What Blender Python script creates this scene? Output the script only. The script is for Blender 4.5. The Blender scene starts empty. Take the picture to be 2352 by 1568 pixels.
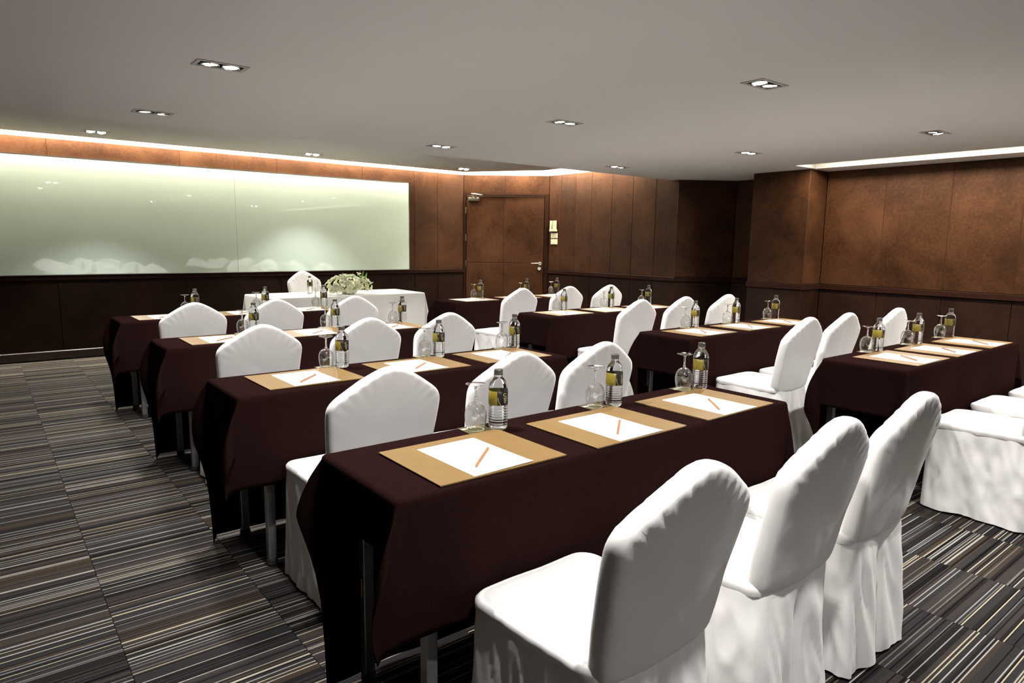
import bpy, bmesh, math, random
from mathutils import Vector, Matrix, noise
random.seed(7)
PI = math.pi
scene = bpy.context.scene
COL = scene.collection

# ------------------------------------------------------------------ camera
yaw, pitch, roll = math.radians(38.55), math.radians(8.34), math.radians(0.756)
fwd = Vector((math.sin(yaw), math.cos(yaw), 0)); right = Vector((math.cos(yaw), -math.sin(yaw), 0)); up = Vector((0, 0, 1))
f2 = fwd * math.cos(pitch) - up * math.sin(pitch); u2 = up * math.cos(pitch) + fwd * math.sin(pitch)
r3 = right * math.cos(roll) + u2 * math.sin(roll); u3 = u2 * math.cos(roll) - right * math.sin(roll)
cam_data = bpy.data.cameras.new('camera'); cam_data.sensor_width = 36.0; cam_data.lens = 36.0 * 1538.0 / 2352.0
cam_data.clip_start = 0.02; cam_data.clip_end = 60
cam = bpy.data.objects.new('camera', cam_data); COL.objects.link(cam)
M = Matrix((r3, u3, -f2)).transposed().to_4x4(); M.translation = Vector((0, 0, 1.36)); cam.matrix_world = M
scene.camera = cam

# ------------------------------------------------------------------ world, exposure, light levels
world = bpy.data.worlds.new('world'); scene.world = world; world.use_nodes = True
world.node_tree.nodes['Background'].inputs['Color'].default_value = (0, 0, 0, 1)
world.node_tree.nodes['Background'].inputs['Strength'].default_value = 0
scene.view_settings.view_transform = 'Standard'
try: scene.view_settings.look = 'None'
except Exception: pass
scene.view_settings.gamma = 1.0; scene.view_settings.use_curve_mapping = False
scene.view_settings.exposure = 0.0
SPOT_W, SPOT_ANGLE, SPOT_BLEND = 84.0, 126.0, 0.4      # each downlight lamp
WASH_W = 100.0                                           # lamps along the front wall
COVE_E, SIDE_COVE_E, SLOT_E = 225.0, 270.0, 84.0            # emission of the cove strips and the ceiling slot
LAMP_E = 70.0

# ------------------------------------------------------------------ materials
MATS = {}
def mat(name, base=(.8, .8, .8), rough=.5, metal=0.0, spec=.5, emit=None, emit_s=0.0, coat=0.0, sheen=0.0, trans=0.0, ior=1.45):
    m = bpy.data.materials.new(name); m.use_nodes = True
    b = m.node_tree.nodes['Principled BSDF']
    b.inputs['Base Color'].default_value = (*base, 1); b.inputs['Roughness'].default_value = rough
    b.inputs['Metallic'].default_value = metal; b.inputs['Specular IOR Level'].default_value = spec
    b.inputs['Coat Weight'].default_value = coat; b.inputs['Sheen Weight'].default_value = sheen
    b.inputs['Transmission Weight'].default_value = trans; b.inputs['IOR'].default_value = ior
    if emit: b.inputs['Emission Color'].default_value = (*emit, 1); b.inputs['Emission Strength'].default_value = emit_s
    MATS[name] = m; return m
def nd(m, t, **k):
    n = m.node_tree.nodes.new(t)
    for a, v in k.items(): setattr(n, a, v)
    return n
def lk(m, a, b): m.node_tree.links.new(a, b)
def bsdf(m): return m.node_tree.nodes['Principled BSDF']
def ramp(m, stops, interp='LINEAR'):
    r = nd(m, 'ShaderNodeValToRGB'); cr = r.color_ramp; cr.interpolation = interp
    cr.elements[0].position = stops[0][0]; cr.elements[0].color = (*stops[0][1], 1)
    cr.elements[1].position = stops[-1][0]; cr.elements[1].color = (*stops[-1][1], 1)
    for p, c in stops[1:-1]:
        e = cr.elements.new(p); e.color = (*c, 1)
    return r
def add_noise_col(m, scale, stops, coords='Object', detail=4.0, rough=.6, distort=0.0, bump=0.0, bscale=None, stretch=None):
    tc = nd(m, 'ShaderNodeTexCoord'); n = nd(m, 'ShaderNodeTexNoise')
    n.inputs['Scale'].default_value = scale; n.inputs['Detail'].default_value = detail; n.inputs['Roughness'].default_value = rough
    n.inputs['Distortion'].default_value = distort
    src = tc.outputs[coords]
    if stretch:
        mp = nd(m, 'ShaderNodeMapping'); mp.inputs['Scale'].default_value = stretch; lk(m, src, mp.inputs['Vector']); src = mp.outputs['Vector']
    lk(m, src, n.inputs['Vector'])
    if stops:
        r = ramp(m, stops); lk(m, n.outputs['Fac'], r.inputs['Fac']); lk(m, r.outputs['Color'], bsdf(m).inputs['Base Color'])
    if bump:
        n2 = nd(m, 'ShaderNodeTexNoise'); n2.inputs['Scale'].default_value = bscale or scale; n2.inputs['Detail'].default_value = 3
        lk(m, src, n2.inputs['Vector'])
        bp = nd(m, 'ShaderNodeBump'); bp.inputs['Strength'].default_value = bump; bp.inputs['Distance'].default_value = .01
        lk(m, n2.outputs['Fac'], bp.inputs['Height']); lk(m, bp.outputs['Normal'], bsdf(m).inputs['Normal'])

m_cover = mat('white_cover_cloth', (.80, .785, .775), .85, sheen=.15, spec=.2)
add_noise_col(m_cover, 3, [(0.3, (.78, .76, .75)), (.7, (.83, .82, .81))], bump=.25, bscale=9)
m_linen = mat('white_table_linen', (.80, .79, .75), .85, sheen=.1, spec=.2)
add_noise_col(m_linen, 4, [(0.3, (.77, .755, .71)), (.7, (.82, .81, .77))], bump=.15, bscale=12)
m_brown = mat('brown_table_cloth', (.03, .012, .011), .95, sheen=.0, spec=.0)
add_noise_col(m_brown, 260, [(0.3, (.0090, .0038, .0035)), (.7, (.0148, .0064, .0059))], bump=.08, bscale=300, detail=2)
m_wall = mat('brown_leather_wall', (.08, .035, .018), .55, spec=.10)
def wall_mat():
    m = m_wall; tc = nd(m, 'ShaderNodeTexCoord'); g = nd(m, 'ShaderNodeNewGeometry')
    n1 = nd(m, 'ShaderNodeTexNoise'); n1.inputs['Scale'].default_value = 2.2; n1.inputs['Detail'].default_value = 7; n1.inputs['Roughness'].default_value = .66; n1.inputs['Distortion'].default_value = .5
    lk(m, g.outputs['Position'], n1.inputs['Vector'])
    n2 = nd(m, 'ShaderNodeTexNoise'); n2.inputs['Scale'].default_value = 38; n2.inputs['Detail'].default_value = 3
    lk(m, g.outputs['Position'], n2.inputs['Vector'])
    mx = nd(m, 'ShaderNodeMath', operation='MULTIPLY_ADD'); mx.inputs[1].default_value = .3; lk(m, n2.outputs['Fac'], mx.inputs[0])
    sc = nd(m, 'ShaderNodeMath', operation='MULTIPLY'); sc.inputs[1].default_value = .7; lk(m, n1.outputs['Fac'], sc.inputs[0]); lk(m, sc.outputs[0], mx.inputs[2])
    oi = nd(m, 'ShaderNodeObjectInfo'); ad = nd(m, 'ShaderNodeMath', operation='MULTIPLY_ADD'); ad.inputs[1].default_value = .07
    lk(m, oi.outputs['Random'], ad.inputs[0]); lk(m, mx.outputs[0], ad.inputs[2])
    r = ramp(m, [(.34, (.014, .0054, .0025)), (.50, (.030, .0118, .0053)), (.68, (.054, .0222, .0100))])
    lk(m, ad.outputs[0], r.inputs['Fac']); lk(m, r.outputs['Color'], bsdf(m).inputs['Base Color'])
    bp = nd(m, 'ShaderNodeBump'); bp.inputs['Strength'].default_value = .12; bp.inputs['Distance'].default_value = .004
    lk(m, n2.outputs['Fac'], bp.inputs['Height']); lk(m, bp.outputs['Normal'], bsdf(m).inputs['Normal'])
wall_mat()
m_dado = m_wall.copy(); m_dado.name = 'dark_leather_dado'
for n_ in m_dado.node_tree.nodes:
    if n_.type == 'VALTORGB':
        for e_, c_ in zip(n_.color_ramp.elements, ((.006, .0024, .0015), (.012, .0050, .003), (.021, .0088, .005))): e_.color = (*c_, 1)
m_dark = mat('dark_wood_trim', (.035, .014, .009), .5, spec=.05); add_noise_col(m_dark, 5, [(.3, (.014, .0055, .0035)), (.7, (.022, .009, .0055))], stretch=(1, 1, 8))
m_base = mat('dark_baseboard', (.025, .014, .011), .3, spec=.5); add_noise_col(m_base, 6, [(.3, (.02, .011, .009)), (.7, (.03, .017, .013))])
m_backing = mat('wall_joint', (.11, .05, .024), .6); add_noise_col(m_backing, 8, [(.3, (.05, .022, .010)), (.7, (.065, .03, .015))])
m_bead = mat('leather_joint_bead', (.09, .042, .024), .7, spec=.05); add_noise_col(m_bead, 20, [(.3, (.034, .015, .0075)), (.7, (.046, .020, .010))])
m_ceil = mat('ceiling_paint', (.62, .585, .55), .9, spec=.2); add_noise_col(m_ceil, 1.3, [(.3, (.675, .655, .635)), (.7, (.705, .685, .665))], coords='Generated')
m_white = mat('white_plaster', (.85, .83, .78), .8); add_noise_col(m_white, 4, [(.3, (.84, .82, .77)), (.7, (.86, .84, .79))])
m_slotdark = mat('slot_recess_darkened', (.3, .29, .27), .8); add_noise_col(m_slotdark, 4, [(.3, (.17, .165, .155)), (.7, (.19, .185, .175))])  # recess darkened so less bounce light reaches the top of the right wall
m_board = mat('green_white_glass_board', (.50, .62, .51), .12, spec=.3, coat=1.0); bsdf(m_board).inputs['Coat Roughness'].default_value = .02; bsdf(m_board).inputs['Coat IOR'].default_value = 1.95
add_noise_col(m_board, .8, [(.3, (.64, .765, .67)), (.7, (.66, .785, .69))])
m_alu = mat('brushed_metal', (.55, .54, .52), .35, metal=1.0); add_noise_col(m_alu, 90, [(.3, (.5, .49, .47)), (.7, (.6, .59, .57))], stretch=(1, 1, .05))
m_leg = mat('grey_table_leg', (.32, .32, .33), .4, metal=.8); add_noise_col(m_leg, 30, [(.3, (.28, .28, .29)), (.7, (.36, .36, .37))])
m_chrome = mat('chrome', (.8, .78, .72), .12, metal=1.0); add_noise_col(m_chrome, 20, [(.3, (.78, .76, .70)), (.7, (.82, .80, .74))])
m_rubber = mat('black_rubber', (.02, .02, .02), .7); add_noise_col(m_rubber, 60, [(.3, (.016, .016, .016)), (.7, (.026, .026, .026))])
m_black = mat('black_housing', (.008, .008, .008), .5); add_noise_col(m_black, 30, [(.3, (.006, .006, .006)), (.7, (.01, .01, .01))])
m_trim = mat('downlight_trim', (.42, .41, .39), .5, metal=.2); add_noise_col(m_trim, 40, [(.3, (.40, .39, .37)), (.7, (.44, .43, .41))])
m_lamp = mat('lamp_glow', (.9, .9, .9), .4, emit=(1, .95, .86), emit_s=LAMP_E)
m_cove = mat('cove_strip_glow', (.9, .9, .9), .4, emit=(1, .90, .70), emit_s=COVE_E)
m_cove2 = mat('side_cove_strip_glow', (.9, .9, .9), .4, emit=(1, .90, .70), emit_s=SIDE_COVE_E)
m_slot = mat('slot_panel_glow', (.9, .9, .9), .4, emit=(1, .90, .72), emit_s=SLOT_E)
for mm in (m_lamp, m_cove, m_cove2, m_slot): add_noise_col(mm, 3, [(.3, (.88, .88, .88)), (.7, (.92, .92, .92))])
m_tan = mat('tan_leatherette', (.50, .285, .085), .42, spec=.4); add_noise_col(m_tan, 14, [(.3, (.165, .096, .028)), (.7, (.195, .114, .035))], bump=.05, bscale=240)
m_tan_edge = mat('tan_leatherette_edge', (.34, .20, .07), .6); add_noise_col(m_tan_edge, 40, [(.3, (.31, .18, .06)), (.7, (.37, .22, .08))])
m_paper = mat('white_paper', (.87, .87, .86), .8, spec=.2); add_noise_col(m_paper, 20, [(.3, (.86, .86, .85)), (.7, (.88, .88, .87))])
m_ink = mat('grey_print', (.35, .33, .30), .8); add_noise_col(m_ink, 60, [(.3, (.30, .28, .25)), (.7, (.40, .38, .35))])
m_wood = mat('pencil_wood', (.50, .24, .10), .5); add_noise_col(m_wood, 60, [(.3, (.27, .115, .042)), (.7, (.33, .15, .06))], stretch=(.1, 1, 1))
m_lead = mat('pencil_lead', (.03, .03, .03), .4); add_noise_col(m_lead, 60, [(.3, (.02, .02, .02)), (.7, (.04, .04, .04))])
m_card = mat('olive_gold_card', (.30, .24, .09), .5, spec=.15); add_noise_col(m_card, 30, [(.3, (.065, .053, .020)), (.7, (.085, .069, .027))])
m_cardprint = mat('card_print', (.8, .78, .7), .5); add_noise_col(m_cardprint, 30, [(.3, (.78, .76, .68)), (.7, (.82, .80, .72))])
m_cap = mat('smoky_grey_cap', (.05, .048, .042), .3, spec=.6); add_noise_col(m_cap, 50, [(.3, (.04, .038, .033)), (.7, (.06, .058, .05))])
m_water = mat('water_bottle_plastic', (.97, .985, 1.0), .02, trans=1.0, ior=1.33)
def thin_glass():
    m = bpy.data.materials.new('goblet_glass'); m.use_nodes = True; nt = m.node_tree; nt.nodes.clear()
    o = nd(m, 'ShaderNodeOutputMaterial'); t = nd(m, 'ShaderNodeBsdfTransparent'); t.inputs[0].default_value = (.96, .965, .96, 1)
    g = nd(m, 'ShaderNodeBsdfGlossy'); g.inputs['Roughness'].default_value = .02; g.inputs['Color'].default_value = (1, 1, 1, 1)
    fr = nd(m, 'ShaderNodeLayerWeight'); fr.inputs['Blend'].default_value = .5
    tc = nd(m, 'ShaderNodeTexCoord'); n = nd(m, 'ShaderNodeTexNoise'); n.inputs['Scale'].default_value = 20; lk(m, tc.outputs['Object'], n.inputs['Vector'])
    bp = nd(m, 'ShaderNodeBump'); bp.inputs['Strength'].default_value = .02; lk(m, n.outputs['Fac'], bp.inputs['Height']); lk(m, bp.outputs['Normal'], g.inputs['Normal'])
    pw = nd(m, 'ShaderNodeMath', operation='POWER'); pw.inputs[1].default_value = 3.0; lk(m, fr.outputs['Facing'], pw.inputs[0])
    mu = nd(m, 'ShaderNodeMath', operation='MULTIPLY_ADD'); mu.inputs[1].default_value = .9; mu.inputs[2].default_value = .08; mu.use_clamp = True; lk(m, pw.outputs[0], mu.inputs[0])
    mx = nd(m, 'ShaderNodeMixShader'); lk(m, mu.outputs[0], mx.inputs[0]); lk(m, t.outputs[0], mx.inputs[1]); lk(m, g.outputs[0], mx.inputs[2]); lk(m, mx.outputs[0], o.inputs['Surface'])
    return m
m_thin = thin_glass()
m_stem = mat('glass_stem', (1, 1, 1), .01, trans=1.0, ior=1.5)
add_noise_col(m_stem, 30, None, bump=.02); add_noise_col(m_water, 40, None, bump=.03)
m_petal = mat('ivory_petal', (.80, .80, .60), .6, sheen=.1); bsdf(m_petal).inputs['Subsurface Weight'].default_value = .0
add_noise_col(m_petal, 18, [(.28, (.66, .72, .44)), (.42, (.84, .84, .70)), (.8, (.88, .88, .80))])
nt_ = m_petal.node_tree; out_ = nt_.nodes['Material Output']
tr_ = nd(m_petal, 'ShaderNodeBsdfTranslucent'); tr_.inputs['Color'].default_value = (.84, .86, .62, 1)
mx_ = nd(m_petal, 'ShaderNodeMixShader'); mx_.inputs[0].default_value = .42
lk(m_petal, bsdf(m_petal).outputs[0], mx_.inputs[1]); lk(m_petal, tr_.outputs[0], mx_.inputs[2]); lk(m_petal, mx_.outputs[0], out_.inputs['Surface'])
m_leaf = mat('green_leaf', (.16, .30, .04), .5); add_noise_col(m_leaf, 12, [(.3, (.10, .22, .03)), (.7, (.24, .40, .07))])
m_silver = mat('silver_bowl', (.75, .74, .72), .15, metal=1.0); add_noise_col(m_silver, 20, [(.3, (.72, .71, .69)), (.7, (.78, .77, .75))])
m_switch = mat('ivory_switch', (.80, .72, .52), .4); add_noise_col(m_switch, 20, [(.3, (.78, .70, .50)), (.7, (.82, .74, .54))])
m_brass = mat('brass_hinge', (.55, .35, .15), .3, metal=1.0); add_noise_col(m_brass, 40, [(.3, (.5, .31, .12)), (.7, (.6, .39, .18))])
m_gold = mat('gold_print', (.50, .40, .12), .4); add_noise_col(m_gold, 40, [(.3, (.46, .37, .10)), (.7, (.54, .43, .14))])

# bottle label: gold over one arc, black over the other
m_label = mat('gold_black_label', (.3, .25, .03), .35, spec=.5)
def label_mat():
    m = m_label; tc = nd(m, 'ShaderNodeTexCoord'); sp = nd(m, 'ShaderNodeSeparateXYZ'); lk(m, tc.outputs['Object'], sp.inputs[0])
    a = nd(m, 'ShaderNodeMath', operation='ARCTAN2'); lk(m, sp.outputs['Y'], a.inputs[0]); lk(m, sp.outputs['X'], a.inputs[1])
    mr = nd(m, 'ShaderNodeMapRange'); mr.inputs[1].default_value = -PI; mr.inputs[2].default_value = PI; lk(m, a.outputs[0], mr.inputs[0])
    r = ramp(m, [(0, (.19, .15, .014)), (.5, (.010, .009, .009))], 'CONSTANT'); lk(m, mr.outputs[0], r.inputs['Fac'])
    w = nd(m, 'ShaderNodeTexNoise'); w.inputs['Scale'].default_value = 30; lk(m, tc.outputs['Object'], w.inputs['Vector'])
    mx = nd(m, 'ShaderNodeMixRGB', blend_type='MULTIPLY'); mx.inputs[0].default_value = .35
    r2 = ramp(m, [(.35, (.7, .7, .7)), (.65, (1, 1, 1))]); lk(m, w.outputs['Fac'], r2.inputs['Fac'])
    lk(m, r.outputs['Color'], mx.inputs[1]); lk(m, r2.outputs['Color'], mx.inputs[2]); lk(m, mx.outputs[0], bsdf(m).inputs['Base Color'])
label_mat()

# striped carpet, stripes along X, shifted from one tile column to the next
TILE = .487; TX0 = .28
m_carpet = mat('striped_carpet', (.05, .045, .04), .95, spec=.05)
def carpet_mat():
    m = m_carpet; g = nd(m, 'ShaderNodeNewGeometry'); sp = nd(m, 'ShaderNodeSeparateXYZ'); lk(m, g.outputs['Position'], sp.inputs[0])
    def math_(op, a, b=None, c=None):
        n = nd(m, 'ShaderNodeMath', operation=op)
        for i, v in enumerate((a, b, c)):
            if v is None: continue
            if isinstance(v, (int, float)): n.inputs[i].default_value = v
            else: lk(m, v, n.inputs[i])
        return n.outputs[0]
    col = math_('FLOOR', math_('DIVIDE', math_('SUBTRACT', sp.outputs['X'], TX0), TILE))
    wn = nd(m, 'ShaderNodeTexWhiteNoise', noise_dimensions='1D'); lk(m, col, wn.inputs['W'])
    y = math_('ADD', sp.outputs['Y'], math_('MULTIPLY', wn.outputs['Value'], TILE))
    y = math_('ADD', y, math_('MULTIPLY', wn.outputs['Value'], 9.0))
    def layer(cell, seed):
        c = math_('FLOOR', math_('DIVIDE', y, cell)); n = nd(m, 'ShaderNodeTexWhiteNoise', noise_dimensions='1D')
        lk(m, math_('ADD', c, seed), n.inputs['W']); return n
    band = layer(TILE / 23, 11.3)
    rb = ramp(m, [(0, (.026, .024, .024)), (.30, (.035, .029, .027)), (.55, (.022, .021, .022)), (.72, (.040, .030, .022)), (.86, (.014, .012, .012))], 'CONSTANT')
    lk(m, band.outputs['Value'], rb.inputs['Fac'])
    fine = layer(TILE / 116, 40.7)
    mask = ramp(m, [(0, (0, 0, 0)), (.845, (1, 1, 1))], 'CONSTANT'); lk(m, fine.outputs['Value'], mask.inputs['Fac'])
    lc = ramp(m, [(0, (.30, .29, .26)), (.35, (.36, .31, .215)), (.6, (.22, .22, .215)), (.8, (.12, .11, .10))], 'CONSTANT')
    sc = nd(m, 'ShaderNodeSeparateColor'); lk(m, fine.outputs['Color'], sc.inputs[0]); lk(m, sc.outputs[1], lc.inputs['Fac'])
    mx = nd(m, 'ShaderNodeMixRGB'); lk(m, mask.outputs['Color'], mx.inputs[0]); lk(m, rb.outputs['Color'], mx.inputs[1]); lk(m, lc.outputs['Color'], mx.inputs[2])
    dk = ramp(m, [(0, (.22, .2, .2)), (.10, (1, 1, 1))], 'CONSTANT'); lk(m, fine.outputs['Value'], dk.inputs['Fac'])
    m2 = nd(m, 'ShaderNodeMixRGB', blend_type='MULTIPLY'); m2.inputs[0].default_value = 1; lk(m, mx.outputs[0], m2.inputs[1]); lk(m, dk.outputs['Color'], m2.inputs[2])
    nz = nd(m, 'ShaderNodeTexNoise'); nz.inputs['Scale'].default_value = 340; lk(m, g.outputs['Position'], nz.inputs['Vector'])
    rn = ramp(m, [(.3, (.72, .72, .72)), (.7, (1.15, 1.15, 1.15))]); lk(m, nz.outputs['Fac'], rn.inputs['Fac'])
    m3 = nd(m, 'ShaderNodeMixRGB', blend_type='MULTIPLY'); m3.inputs[0].default_value = 1; lk(m, m2.outputs[0], m3.inputs[1]); lk(m, rn.outputs['Color'], m3.inputs[2])
    lk(m, m3.outputs[0], bsdf(m).inputs['Base Color'])
    bp = nd(m, 'ShaderNodeBump'); bp.inputs['Strength'].default_value = .3; bp.inputs['Distance'].default_value = .003
    lk(m, nz.outputs['Fac'], bp.inputs['Height']); lk(m, bp.outputs['Normal'], bsdf(m).inputs['Normal'])
carpet_mat()

# ------------------------------------------------------------------ mesh helpers
class MB:
    """collects vertices and faces; build() links them as ONE mesh object"""
    def __init__(s): s.v, s.f = [], []
    def box(s, x0, x1, y0, y1, z0, z1):
        b = len(s.v)
        s.v += [(x0, y0, z0), (x1, y0, z0), (x1, y1, z0), (x0, y1, z0), (x0, y0, z1), (x1, y0, z1), (x1, y1, z1), (x0, y1, z1)]
        s.f += [tuple(b + i for i in q) for q in ((3, 2, 1, 0), (4, 5, 6, 7), (0, 1, 5, 4), (1, 2, 6, 5), (2, 3, 7, 6), (3, 0, 4, 7))]
        return s
    def cbox(s, x0, x1, y0, y1, z0, z1, c):
        """box with chamfered edges on the -y (room) face"""
        b = len(s.v)
        s.v += [(x0, y1, z0), (x1, y1, z0), (x1, y1, z1), (x0, y1, z1), (x0, y0 + c, z0), (x1, y0 + c, z0), (x1, y0 + c, z1), (x0, y0 + c, z1),
                (x0 + c, y0, z0 + c), (x1 - c, y0, z0 + c), (x1 - c, y0, z1 - c), (x0 + c, y0, z1 - c)]
        s.f += [tuple(b + i for i in q) for q in ((0, 3, 2, 1), (8, 9, 10, 11), (0, 1, 5, 4), (1, 2, 6, 5), (2, 3, 7, 6), (3, 0, 4, 7), (4, 5, 9, 8), (5, 6, 10, 9), (6, 7, 11, 10), (7, 4, 8, 11))]
        return s
    def quad(s, *p):
        b = len(s.v); s.v += list(p); s.f.append(tuple(range(b, b + len(p)))); return s
    def tube(s, p0, p1, r0, r1=None, n=12, caps=True):
        p0, p1 = Vector(p0), Vector(p1); r1 = r0 if r1 is None else r1; d = (p1 - p0).normalized()
        a = d.orthogonal().normalized(); c = d.cross(a); b = len(s.v)
        for p, r in ((p0, r0), (p1, r1)):
            for i in range(n):
                t = 2 * PI * i / n; s.v.append(tuple(p + a * (r * math.cos(t)) + c * (r * math.sin(t))))
        for i in range(n): j = (i + 1) % n; s.f.append((b + i, b + j, b + n + j, b + n + i))
        if caps: s.f.append(tuple(b + n - 1 - i for i in range(n))); s.f.append(tuple(b + n + i for i in range(n)))
        return s
    def lathe(s, prof, n=24, cap0=False, cap1=False):
        b = len(s.v)
        for r, z in prof:
            for i in range(n): t = 2 * PI * i / n; s.v.append((r * math.cos(t), r * math.sin(t), z))
        for k in range(len(prof) - 1):
            for i in range(n):
                j = (i + 1) % n; s.f.append((b + k * n + i, b + k * n + j, b + (k + 1) * n + j, b + (k + 1) * n + i))
        if cap0: s.f.append(tuple(b + n - 1 - i for i in range(n)))
        if cap1: e = b + (len(prof) - 1) * n; s.f.append(tuple(e + i for i in range(n)))
        return s
    def mesh(s, name, m, smooth=False):
        me = bpy.data.meshes.new(name); me.from_pydata([tuple(p) for p in s.v], [], s.f); me.update()
        if m: me.materials.append(m)
        if smooth: me.polygons.foreach_set('use_smooth', [True] * len(me.polygons))
        return me
    def build(s, name, m, parent=None, smooth=False):
        return link(name, s.mesh(name, m, smooth), parent)
def link(name, me, parent=None, loc=None, rz=None):
    o = bpy.data.objects.new(name, me); COL.objects.link(o)
    if parent: o.parent = parent
    if loc is not None: o.location = loc
    if rz is not None: o.rotation_euler = (0, 0, rz)
    return o
def tag(o, label=None, cat=None, group=None, kind=None):
    if label: o['label'] = label
    if cat: o['category'] = cat
    if group: o['group'] = group
    if kind: o['kind'] = kind
    return o
def thing(name, label, cat, loc=(0, 0, 0), rz=0.0, group=None):
    o = bpy.data.objects.new(name, None); COL.objects.link(o); o.location = loc; o.rotation_euler = (0, 0, rz); o.empty_display_size = .1
    return tag(o, label, cat, group)
def struct(o, label): return tag(o, label=label, kind='structure')
def smooth_by_angle(o, deg=35):
    for p in o.data.polygons: p.use_smooth = True
    try: o.data.set_sharp_from_angle(angle=math.radians(deg))
    except Exception: pass
    return o

# ------------------------------------------------------------------ the room
CZ, FZ = 2.20, 2.45            # main ceiling, raised front ceiling
STEP_Y = 5.73
# floor slab and carpet tiles
XL, XR, YB, YF = -2.6, 7.9, -2.5, 9.0
fl = MB().box(XL - .1, XR + .1, YB - .1, YF + .1, -.12, -.0062).build('floor', m_carpet)
struct(fl, 'dark striped carpet floor laid in square tiles')
tb = MB(); h = TILE / 2 - .0006; c = .0015
tb.v = [(-h, -h, -.006), (h, -h, -.006), (h, h, -.006), (-h, h, -.006), (-h, -h, -c), (h, -h, -c), (h, h, -c), (-h, h, -c), (-h + c, -h + c, 0), (h - c, -h + c, 0), (h - c, h - c, 0), (-h + c, h - c, 0)]
tb.f = [(8, 9, 10, 11), (0, 1, 5, 4), (1, 2, 6, 5), (2, 3, 7, 6), (3, 0, 4, 7), (4, 5, 9, 8), (5, 6, 10, 9), (6, 7, 11, 10), (7, 4, 8, 11)]
tile_me = tb.mesh('carpet_tile', m_carpet)
for i in range(-2, 15):
    for j in range(0, 18):
        x = TX0 + (i + .5) * TILE; y = .35 + (j + .5) * TILE
        if x + TILE / 2 > 7.15 or y + TILE / 2 > 8.99: continue
        if x > 6.2 + (9 - y) * 1.1 and y > 8.0: continue
        if i < -1 and j < 3: continue
        link('carpet_tile', tile_me, fl, (x, y, 0))

# wall runs: inside face goes from A to B with the room on the right-hand side
def wall_run(name, A, B, ztop, cuts, label, baseboard=None, rail=None, lower=True, low_cuts=None, upper0=.945):
    A, B = Vector(A), Vector(B); L = (B - A).length; ang = math.atan2(B.y - A.y, B.x - A.x)
    w = MB().box(.04, L - .04, .03, .12, 0, ztop + .0).build(name, m_backing); w.location = (A.x, A.y, 0); w.rotation_euler = (0, 0, ang)
    struct(w, label)
    def panels(cs, z0, z1, mt=m_wall):
        cs = [0] + sorted(cs) + [L]
        for a, b in zip(cs, cs[1:]):
            MB().cbox(a + .0015, b - .0015, 0, .03, z0 + .0015, z1 - .0015, .004).build('wall_panel', mt, w)
    panels(cuts, upper0, ztop)
    for c0 in cuts:
        MB().cbox(c0 - .0025, c0 + .0025, -.0015, .02, upper0, ztop - .002, .001).build('joint_bead', m_bead, w)
    if lower: panels(low_cuts if low_cuts is not None else cuts, .10, .885, m_dado)
    if rail:
        r = MB().cbox(0, L, -.018, .03, .885, .945, .005).build(rail, m_dark); r.location = (A.x, A.y, 0); r.rotation_euler = (0, 0, ang)
        struct(r, 'dark wooden dado rail along the ' + name.replace('wall_', '') + ' wall')
    if baseboard:
        r = MB().cbox(0, L, -.016, .03, 0, .10, .008).build(baseboard, m_base); r.location = (A.x, A.y, 0); r.rotation_euler = (0, 0, ang)
        struct(r, 'dark wooden baseboard along the ' + name.replace('wall_', '') + ' wall')
    return w
PX, PY = 6.15, 9.0             # front wall meets the diagonal door wall
QX, QY = 7.20, 8.13            # diagonal meets the side wall
wall_run('wall_front', (XL, YF), (PX, PY), 2.42, [x - XL for x in (-1.9, -.6, .689, 2.013, 3.185, 4.4, 5.25, 5.661)], 'brown leather panelled front wall behind the glass board', 'baseboard_front', 'trim_1')
wall_run('wall_side', (QX, QY), (7.20, 5.60), 2.42, [QY - y for y in (7.854, 7.53, 7.19, 6.78, 6.386, 5.98)], 'brown leather panelled side wall right of the door', 'baseboard_side', 'trim_2')
wall_run('wall_recess', (7.20, 5.60), (7.80, 5.15), CZ, [], 'dark angled wall of the shadowed recess', 'baseboard_recess', 'trim_3')
wall_run('wall_recess_back', (7.80, 5.15), (7.80, 4.52), CZ, [], 'dark back wall of the shadowed recess', 'baseboard_recess_back', 'trim_4')
wall_run('wall_pillar_back', (7.80, 4.52), (7.17, 4.52), CZ, [], 'far side of the brown leather pillar', 'baseboard_pillar_back', 'trim_5')
wall_run('wall_pillar', (7.17, 4.52), (7.17, 3.83), CZ, [], 'brown leather clad pillar standing out from the right wall', 'baseboard_pillar', 'trim_6')
wall_run('wall_pillar_near', (7.17, 3.83), (7.55, 3.83), CZ, [], 'near side of the brown leather pillar', 'baseboard_pillar_near', 'trim_7')
wall_run('wall_right', (7.55, 3.83), (7.55, YB), CZ, [3.83 - y for y in (3.198, 2.576, 1.983, 1.36, .74, .12, -.5, -1.12, -1.74)], 'brown leather panelled right wall under the ceiling light slot', 'baseboard_right', 'trim_8')
wall_run('wall_back', (7.55, YB), (XL, YB), CZ, [1.3 * k for k in range(1, 8)], 'brown leather panelled wall behind the camera', 'baseboard_back', 'trim_9')
wall_run('wall_left', (XL, YB), (XL, YF), 2.42, [1.3 * k for k in range(1, 9)], 'brown leather panelled left wall', 'baseboard_left', 'trim_10')

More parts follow.
